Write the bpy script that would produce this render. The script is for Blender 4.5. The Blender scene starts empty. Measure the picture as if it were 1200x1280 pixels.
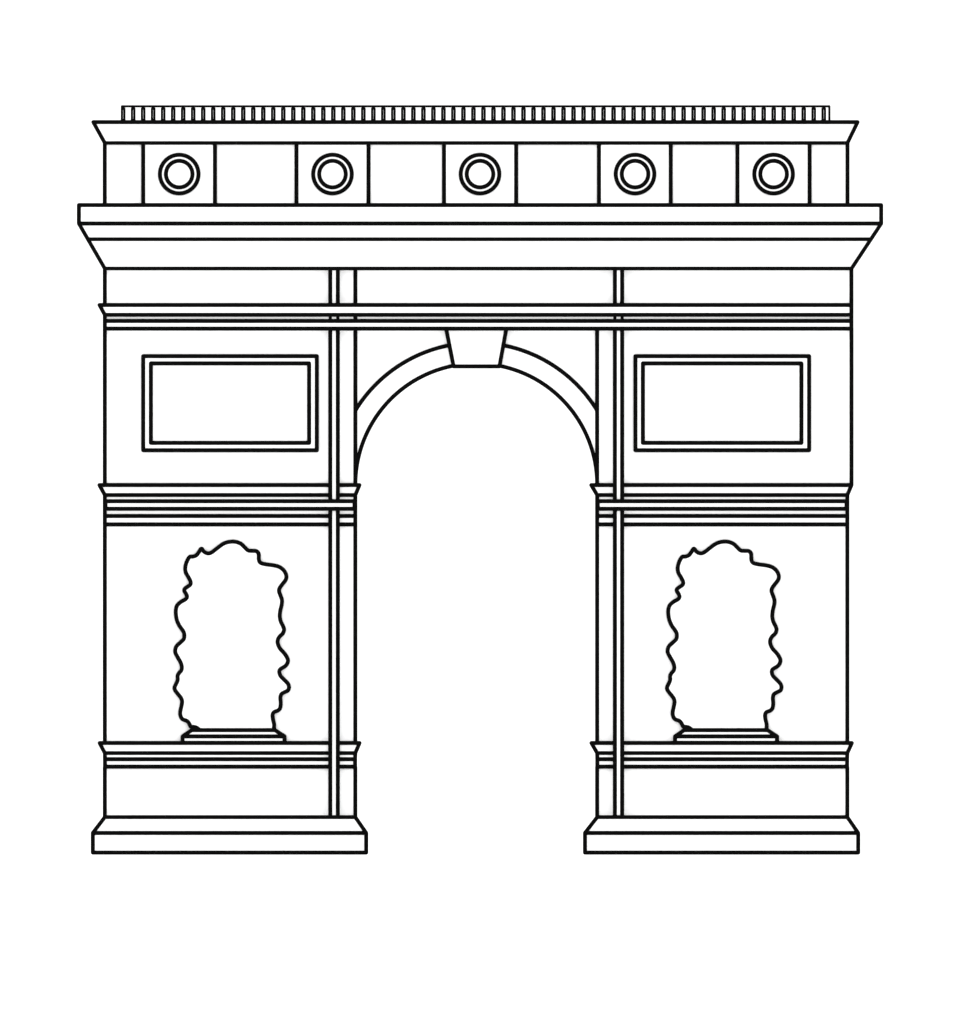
import bpy, math

# ---------------------------------------------------------------- units
S = 0.05                      # metres per drawing unit
CX, BZ = 600.0, 1065.8        # drawing centre line and foot of the monument
D = 11.0                      # half depth of the monument's body
R = 2.62 * S
K = 0.35                       # relief: how far the mouldings stand out of the wall
Q = 0.7                       # the outline mouldings are flattened against the wall                  # half width of the black outline moulding
def X(u): return (u - CX) * S
def Z(v): return (BZ - v) * S

scene = bpy.context.scene
C = scene.collection

# ---------------------------------------------------------------- materials
def material(name, c0, c1, scale, rough=1.0):
    m = bpy.data.materials.new(name); m.use_nodes = True
    nt = m.node_tree; nt.nodes.clear()
    out = nt.nodes.new('ShaderNodeOutputMaterial')
    dif = nt.nodes.new('ShaderNodeBsdfDiffuse'); dif.inputs['Roughness'].default_value = rough
    tc = nt.nodes.new('ShaderNodeTexCoord')
    no = nt.nodes.new('ShaderNodeTexNoise'); no.inputs['Scale'].default_value = scale
    no.inputs['Detail'].default_value = 4
    rp = nt.nodes.new('ShaderNodeValToRGB')
    rp.color_ramp.elements[0].color = (*c0, 1); rp.color_ramp.elements[1].color = (*c1, 1)
    rp.color_ramp.elements[0].position = .3; rp.color_ramp.elements[1].position = .7
    L = nt.links.new
    L(tc.outputs['Object'], no.inputs['Vector']); L(no.outputs['Fac'], rp.inputs['Fac'])
    L(rp.outputs['Color'], dif.inputs['Color']); L(dif.outputs['BSDF'], out.inputs['Surface'])
    return m
WHITE = material('matte white plaster', (.90, .90, .90), (.92, .92, .92), .4, 0.0)
INK = material('matte black outline', (.0037, .0037, .0037), (.0045, .0045, .0045), .6)
PAPER = material('white paper', (.91, .91, .91), (.93, .93, .93), .1, 0.0)

# ---------------------------------------------------------------- mesh collector
class MB:
    def __init__(s): s.v = []; s.f = []; s.m = []
    def add(s, vs, fs, mi):
        o = len(s.v); s.v += [tuple(p) for p in vs]
        for f in fs: s.f.append(tuple(i + o for i in f)); s.m.append(mi)
    def rings(s, secs, mi=0):
        """solid through closed rings of equal length, capped"""
        n = len(secs[0]); vs = [p for r in secs for p in r]; fs = []
        for k in range(len(secs) - 1):
            for i in range(n):
                j = (i + 1) % n
                fs.append((k*n + i, k*n + j, (k+1)*n + j, (k+1)*n + i))
        fs.append(tuple(range(n - 1, -1, -1))); fs.append(tuple((len(secs)-1)*n + i for i in range(n)))
        s.add(vs, fs, mi)
    def box(s, u0, u1, v0, v1, y0, y1, mi=0):
        a, b, t, d = X(u0), X(u1), Z(v0), Z(v1)
        s.rings([[(a, y0, d), (b, y0, d), (b, y1, d), (a, y1, d)],
                 [(a, y0, t), (b, y0, t), (b, y1, t), (a, y1, t)]], mi)
    def ball(s, p, r, mi=1, n=12, m=6):
        vs = [(p[0], p[1], p[2] + r)]
        for i in range(1, m):
            t = math.pi * i / m
            for j in range(n):
                a = 2*math.pi*j/n
                vs.append((p[0] + r*math.sin(t)*math.cos(a), p[1] + Q*r*math.sin(t)*math.sin(a), p[2] + r*math.cos(t)))
        vs.append((p[0], p[1], p[2] - r)); e = len(vs) - 1
        fs = []
        for j in range(n):
            k = (j + 1) % n
            fs.append((0, 1 + j, 1 + k))
            for i in range(m - 2): fs.append((1 + i*n + j, 1 + (i+1)*n + j, 1 + (i+1)*n + k, 1 + i*n + k))
            fs.append((e, 1 + (m-2)*n + k, 1 + (m-2)*n + j))
        s.add(vs, fs, mi)
    def tube(s, p, q, r=R, mi=1, n=12):
        d = [q[i] - p[i] for i in range(3)]; L = math.sqrt(sum(c*c for c in d))
        if L < 1e-6: return
        d = [c / L for c in d]
        up = (0, 1, 0) if abs(d[1]) < .9 else (1, 0, 0)
        a = (d[1]*up[2]-d[2]*up[1], d[2]*up[0]-d[0]*up[2], d[0]*up[1]-d[1]*up[0])
        l = math.sqrt(sum(c*c for c in a)); a = [c / l for c in a]
        b = (d[1]*a[2]-d[2]*a[1], d[2]*a[0]-d[0]*a[2], d[0]*a[1]-d[1]*a[0])
        secs = [[tuple(e[i] + (Q if i == 1 else 1)*r*(math.cos(2*math.pi*k/n)*a[i] + math.sin(2*math.pi*k/n)*b[i]) for i in range(3))
                 for k in range(n)] for e in (p, q)]
        s.rings(secs, mi)
    def line(s, pts, r=R, closed=False, joints=True):
        pts = list(pts)
        for i in range(len(pts) - (0 if closed else 1)): s.tube(pts[i], pts[(i+1) % len(pts)], r)
        if joints:
            for p in pts: s.ball(p, r)
    def front(s, u0, v0, u1, v1, y, r=R): s.line([(X(u0), y, Z(v0)), (X(u1), y, Z(v1))], r)
    def block(s, levels, lines=None, corners=True):
        """stack of rectangular levels (v, u0, u1, extra depth): white body, black edges"""
        secs = []
        for v, u0, u1, e in levels:
            a, b, y, z = X(u0), X(u1), D + e*K, Z(v)
            secs.append([(a, -y, z), (b, -y, z), (b, y, z), (a, y, z)])
        s.rings(secs[::-1] if levels[0][0] < levels[-1][0] else secs)
        for k, sec in enumerate(secs):
            if lines is None or k in lines: s.line(sec, closed=True)
        if corners:
            for k in range(len(secs) - 1):
                for i in range(4): s.tube(secs[k][i], secs[k+1][i])
    def build(s, name, parent=None, label=None, mats=None):
        me = bpy.data.meshes.new(name); me.from_pydata(s.v, [], s.f)
        for m in (mats or (WHITE, INK)): me.materials.append(m)
        me.polygons.foreach_set('material_index', s.m)
        me.update()
        import bmesh
        bm = bmesh.new(); bm.from_mesh(me); bmesh.ops.recalc_face_normals(bm, faces=bm.faces); bm.to_mesh(me); bm.free()
        o = bpy.data.objects.new(name, me); C.objects.link(o)
        if parent: o.parent = parent
        if label: o['label'] = label
        return o

# ---------------------------------------------------------------- the thing
arch = bpy.data.objects.new('triumphal_arch', None); C.objects.link(arch)
arch['label'] = 'white triumphal arch with thick black outlines standing alone on a white ground'
arch['category'] = 'triumphal arch'

# piers -----------------------------------------------------------------
PIERS = [dict(a=131.0, b=444.2, ub=444.2, fa=124.2, fb=449.4, da=124.4, db=449.5, pa=116.0, pb=457.8),
         dict(a=746.4, b=1059.2, ub=1064.4, fa=739.0, fb=1064.4, da=739.2, db=1064.9, pa=731.2, pb=1072.8)]
for P, side in zip(PIERS, ('left', 'right')):
    a, b = P['a'], P['b']
    m = MB()
    m.block([(410.8, a, P['ub'], 0), (606.3, a, P['ub'], 0)], lines=())
    m.block([(655.5, a, b, 0), (928.7, a, b, 0)], lines=())
    m.block([(958.3, a, b, 0), (1021.5, a, b, 0)], lines=())
    pier = m.build('pier', arch)
    m = MB()
    m.block([(606.3, P['fa'], P['fb'], .6), (618.7, a, b, .3), (655.5, a, b, .3)])
    for v in (645.0,):
        z = Z(v); y = D + .3*K
        m.line([(X(a), -y, z), (X(b), -y, z), (X(b), y, z), (X(a), y, z)], closed=True)
    m.build('impost_moulding', pier)
    m = MB(); m.block([(626.5, a + .8, b - 1.0, 1.8), (636.0, a + .8, b - 1.0, 1.8)])
    m.build('strap_course', pier)
    m = MB()
    m.block([(928.7, P['da'], P['db'], .85), (941.2, a, b, .3), (949.0, a + .2, b - .3, .3), (958.3, a + .2, b - .3, .3)])
    m.build('dado_moulding', pier)
    m = MB()
    m.block([(1021.5, a, b, 1.4), (1041.2, P['pa'], P['pb'], 2.1), (1065.8, P['pa'], P['pb'], 2.1)])
    m.build('plinth', pier)

# long slender pilaster strips --------------------------------------------
for u0, u1 in ((412.8, 422.3), (768.6, 777.7)):
    m = MB(); y = -(D + 1.25*K)
    m.box(u0, u1, 336, 1021, y, -D + .2)
    for u in (u0, u1): m.front(u, 336, u, 1021, y)
    m.build('pilaster_strip', arch)

# spandrels, vault, archivolt, keystone ------------------------------------
UC, VC, RI, RO = 595.3, 605.5, 151.0, 177.1
UL, UR, VT = 444.2, 746.4, 410.8
def arc(r, t0, t1, n): return [(UC + r*math.cos(t0 + (t1-t0)*i/n), VC - r*math.sin(t0 + (t1-t0)*i/n)) for i in range(n + 1)]
def slab(m, top, bot, y0, y1, mi=0):
    """closed solid between two equally long outlines, extruded in depth"""
    n = len(top)
    vs = []
    for y in (y0, y1):
        vs += [(X(u), y, Z(v)) for u, v in top] + [(X(u), y, Z(v)) for u, v in bot]
    fs = []
    for i in range(n - 1):
        fs.append((i, i+1, n+i+1, n+i)); fs.append((2*n+i, 3*n+i, 3*n+i+1, 2*n+i+1))
        fs.append((i, 2*n+i, 2*n+i+1, i+1)); fs.append((n+i, n+i+1, 3*n+i+1, 3*n+i))
    for i in (0, n-1): fs.append((i, n+i, 3*n+i, 2*n+i))
    m.add(vs, fs, mi)
m = MB()
inner = arc(RI, math.pi, 0, 96)
inner[0] = (UL, VC); inner[-1] = (UR, VC)
slab(m, [(u, VT) for u, v in inner], inner, -D + .06, D - .06)
m.build('spandrel_wall', arch)

tA = math.acos((UC - UL - .2) / RO)               # the outer curve dies into the pier edge here
tK = math.pi/2 - math.atan(30.5 / 150)            # and both stop at the keystone
m = MB()
for sgn in (-1, 1):
    def mir(p): return (UC + sgn*(p[0] - UC), p[1])
    inn = [mir(p) for p in arc(RI, 0.0, math.pi/2 - math.asin(28.3/RI), 64)]
    out = []
    for u, v in inn:                                # outer outline, clipped by the pier
        t = math.atan2(VC - v, (u - UC)*sgn)
        uu = UC + sgn*RO*math.cos(t); vv = VC - RO*math.sin(t)
        lim = (UR - UC - .1)
        if abs(uu - UC) > lim:
            vv = VC - lim*math.tan(t); uu = UC + sgn*lim
        out.append((uu, vv))
    for y0, y1 in ((-D + .02, -D + 1.2), (D - 1.2, D - .02)): slab(m, out, inn, y0, y1)
    for y in (-D + .02, D - .02):
        m.line([(X(u), y, Z(v)) for u, v in inn], joints=True)
        oc = [mir(p) for p in arc(RO, tA, math.pi/2 - math.asin(35.0/RO), 64)]
        m.line([(X(u), y, Z(v)) for u, v in oc], joints=True)
m.build('archivolt', arch)

m = MB()
KY = D + .25
kt = [(557.8, 411.5), (632.8, 411.5)]; kb = [(567.0, 458.0), (624.3, 458.0)]
slab(m, kt, kb, -KY, KY)
for y in (-KY, KY):
    m.line([(X(u), y, Z(v)) for u, v in (kt[0], kb[0], kb[1], kt[1])])
for u, v in kb: m.tube((X(u), -KY, Z(v)), (X(u), KY, Z(v)))
m.build('keystone', arch)

# entablature band ---------------------------------------------------------
E0, E1 = 131.0, 1064.3
m = MB()
m.block([(381.2, 124.3, E1, 2.1), (393.4, E0, E1, 1.68)])
m.block([(393.4, E0, E1, 1.4), (401.2, E0, E1, 1.4)], lines=())
for s_ in (-1, 1): m.line([(X(444.2), s_*(D+1.4*K), Z(394)), (X(444.2), s_*(D+1.4*K), Z(401))])
m.block([(401.2, E0, E1, 1.68), (410.8, E0, E1, 1.68)])
m.build('entablature', arch)

# frieze wall under the great cornice ---------------------------------------
m = MB()
m.block([(335.4, E0, E1, 0), (381.2, E0, E1, 0)], lines=())
for s_ in (-1, 1): m.line([(X(444.2), s_*D, Z(336)), (X(444.2), s_*D, Z(381))])
m.build('frieze_wall', arch)

# great cornice --------------------------------------------------------------
m = MB()
m.block([(256.3, 98.6, 1101.5, 5.0), (279.4, 98.6, 1101.5, 5.0), (298.8, 109.8, 1088.7, 3.8), (335.4, 130.9, 1064.5, 1.4)])
m.build('main_cornice', arch)

# attic ------------------------------------------------------------------------
A0, A1 = 130.9, 1059.4
m = MB(); m.block([(178.4, A0, A1, 0), (256.3, A0, A1, 0)], lines=()); m.build('attic_wall', arch)
for u0, u1, uc in ((179.0, 268.7, 224.0), (370.6, 460.6, 415.6), (555.0, 645.2, 600.0),
                   (748.7, 838.4, 793.8), (921.8, 1012.0, 967.0)):
    m = MB(); y = -(D + .1)
    m.box(u0, u1, 178.6, 256.1, y, -D + .2)
    for u in (u0, u1): m.front(u, 179, u, 256, y)
    blk = m.build('attic_block', arch)
    m = MB(); n = 64; v = 217.6
    def circ(r, y): return [(X(uc + r*math.cos(2*math.pi*i/n)), y, Z(v + r*math.sin(2*math.pi*i/n))) for i in range(n)]
    yb = y + .05
    m.rings([circ(24.1, yb), circ(24.1, y - .06)])            # the raised disc
    m.line(circ(24.1, y - .06), closed=True)
    m.line(circ(16.6, y - .06), closed=True)
    m.build('medallion', blk)

m = MB()
m.block([(152.6, 116.6, 1072.0, 2.4), (178.4, A0, A1, .45)])
m.build('attic_cornice', arch)

# balustrade ---------------------------------------------------------------------
m = MB(); r = 1.5*S; y = D - .4; z = Z(132.9)
c = [(X(152.4), -y), (X(1036.7), -y), (X(1036.7), y), (X(152.4), y)]
m.line([(px, py, z) for px, py in c], r, closed=True)
for px, py in c: m.tube((px, py, Z(152.0)), (px, py, z), r)
bal = m.build('balustrade', arch)
m = MB(); rr = 1.46*S; h = 1.62; uc = 153.95
m.box(-h + 600, h + 600, 135.2, 152.0, -h*S, h*S)
for sx in (-h, h):
    for sy in (-h, h): m.tube((sx*S, sy*S, Z(152.0)), (sx*S, sy*S, Z(135.8)), rr)
for v in (135.8, 149.9):
    q = [(sx*S, sy*S, Z(v)) for sx, sy in ((-h, -h), (h, -h), (h, h), (-h, h))]
    m.line(q, rr, closed=True)
b0 = m.build('baluster', bal); b0.location = (X(uc), -y, 0)
for i in range(1, 71):
    b = b0.copy(); C.objects.link(b); b.parent = bal
    b.location = (X(uc + 12.51*i), -y, 0)

# wall panels -------------------------------------------------------------------
for o0, o1, i0, i1 in ((179.0, 396.0, 188.6, 386.4), (794.3, 1011.4, 803.6, 1001.8)):
    t0, t1, s0, s1 = 445.2, 562.8, 454.2, 553.6
    m = MB(); m.box(i0 - .5, i1 + .5, s0 - .5, s1 + .5, -D - .04, -D + .1)
    pan = m.build('wall_panel', arch)
    m = MB(); y = -D - .1
    m.box(o0, o1, t0, s0, y, -D + .1); m.box(o0, o1, s1, t1, y, -D + .1)
    m.box(o0, i0, s0, s1, y, -D + .1); m.box(i1, o1, s0, s1, y, -D + .1)
    m.line([(X(u), y, Z(v)) for u, v in ((o0, t0), (o1, t0), (o1, t1), (o0, t1))], closed=True)
    m.line([(X(u), y, Z(v)) for u, v in ((i0, s0), (i1, s0), (i1, s1), (i0, s1))], closed=True)
    m.build('panel_frame', pan)

# sculpture groups ----------------------------------------------------------------
lowL = [(325,812),(300,795),(272,790),(256,788),(240,758),(222,740),(190,728),(173,705),(168,670),(180,610),(184,580),(175,550),
        (152,520),(127,487),(121,462),(135,430),(147,400),(147,365),(160,340),(177,320),(182,292),(172,255),(150,215),
        (129,175),(127,145),(140,115),(172,85),(197,60),(203,35),(200,8)]
upA = [(188,852),(160,812),(140,765),(132,715),(133,675),(145,642),(175,615),(210,595),(225,575),(218,550),(203,525),(205,508),
       (228,490),(252,472),(255,448),(238,412),(218,378),(210,345),(214,308),(228,270),(248,240),(275,238),(305,225),
       (325,198),(345,172),(368,198),(398,211),(430,203),(480,165),(530,130),(580,115),(630,115),(675,132),(705,160),(735,187),
       (770,190),(803,193),(822,215),(824,265),(840,291),(885,303),(945,311),(995,325),(1033,355),(1052,395),(1048,430),
       (1020,468),(997,500),(992,528),(1003,560),(1016,600),(1014,640),(1003,685),(998,735),(1006,778),(1025,818),(1034,848),(1022,880)]
lowR = [(998,36),(982,65),(982,98),(1002,140),(1038,180),(1062,220),(1065,250),(1045,283),(1005,308),(994,330),(1003,363),
        (1030,393),(1064,428),(1075,458),(1066,487),(1035,503),(1010,520),(1003,550),(1006,590),(1002,630),(985,653),
        (950,668),(938,692),(942,730),(951,768),(950,812)]
k = 180 / 1200
trace = [(200 + a*k, 790 + b*k) for a, b in lowL] + [(200 + a*k, 660 + b*k) for a, b in upA] + [(200 + a*k, 790 + b*k) for a, b in lowR]
def smooth(pts, n=4):
    out = []
    for i in range(len(pts) - 1):
        p0, p1, p2, p3 = pts[max(i-1, 0)], pts[i], pts[i+1], pts[min(i+2, len(pts)-1)]
        for j in range(n):
            t = j / n
            out.append(tuple(.5*((2*p1[c]) + (-p0[c]+p2[c])*t + (2*p0[c]-5*p1[c]+4*p2[c]-p3[c])*t*t + (-p0[c]+3*p1[c]-3*p2[c]+p3[c])*t**3) for c in (0, 1)))
    out.append(pts[-1]); return out
curve = smooth(trace)
for du in (0.0, 615.6):
    m = MB()
    cu, cv = 291, 800
    ol = [(u + du, v) for u, v in curve]
    yf = -D - .2
    def loop(d, y):                                  # outline moved inwards by d
        q = []; n = len(ol)
        for i, (u, v) in enumerate(ol):
            p, q_ = ol[max(i-5, 0)], ol[min(i+5, n-1)]; tu = q_[0] - p[0]; tv = q_[1] - p[1]
            l = math.hypot(tu, tv) or 1
            q.append((X(u - tv/l*d), y, Z(v + tu/l*d)))
        return q
    m.rings([loop(0, -D + .1), loop(0, yf)])
    m.rings([[(X(cu + du + 48*q*math.cos(t*math.pi/24)), yf - dy, Z(cv + 92*q*math.sin(t*math.pi/24))) for t in range(48)]
             for q, dy in ((1, -.05), (1, .01), (.96, .07), (.85, .15), (.65, .22), (.4, .26), (.12, .28))])
    m.line([(X(u), yf, Z(v)) for u, v in ol])
    sc = m.build('sculpture_group', arch)
    m = MB(); secs = []
    for v, u0, u1, e in ((928.5, 228.2, 355.7, .3), (920.5, 228.2, 355.7, .3), (912.7, 239.6, 343.8, .26)):
        secs.append([(X(u0 + du), -D - e, Z(v)), (X(u1 + du), -D - e, Z(v)), (X(u1 + du), -D + .2, Z(v)), (X(u0 + du), -D + .2, Z(v))])
    m.rings(secs)
    for q in secs: m.line(q, closed=True)
    for a_, b_ in zip(secs, secs[1:]):
        for i in range(4): m.tube(a_[i], b_[i])
    m.build('pedestal', sc)

# ---------------------------------------------------------------- setting: one white sweep
m = MB()
prof = [(-34, -60), (-34, -R - 2)] + [(-32 - 2*math.cos(t*math.pi/16), -R - 2 + 2*math.sin(t*math.pi/16)) for t in range(1, 8)]
prof += [(-32, -R), (90, -R)]
prof += [(90 + 20*math.sin(t*math.pi/32), -R + 20 - 20*math.cos(t*math.pi/32)) for t in range(1, 16)]
prof += [(110, 20 - R), (110, 220)]
vs = []; fs = []
for x in (-260, 260): vs += [(x, y, z) for y, z in prof]
n = len(prof)
for i in range(n - 1): fs.append((i, i+1, n+i+1, n+i))
m.add(vs, fs, 0)
g = m.build('ground', mats=(PAPER,)); g['kind'] = 'structure'

# ---------------------------------------------------------------- light and camera
w = bpy.data.worlds.new('World'); scene.world = w; w.use_nodes = True
bg = w.node_tree.nodes['Background']
bg.inputs['Color'].default_value = (1, 1, 1, 1); bg.inputs['Strength'].default_value = 1.0

cam = bpy.data.cameras.new('camera'); co = bpy.data.objects.new('camera', cam); C.objects.link(co)
cam.type = 'ORTHO'; cam.ortho_scale = 1280*S; cam.clip_end = 2000; cam.clip_start = .1
co.location = (X(600), -120, Z(640)); co.rotation_euler = (math.pi/2, 0, 0)
scene.camera = co
scene.render.resolution_x = 960; scene.render.resolution_y = 1024
vs_ = scene.view_settings
vs_.view_transform = 'Standard'; vs_.look = 'None'; vs_.gamma = 1; vs_.exposure = 0.7; vs_.use_curve_mapping = False
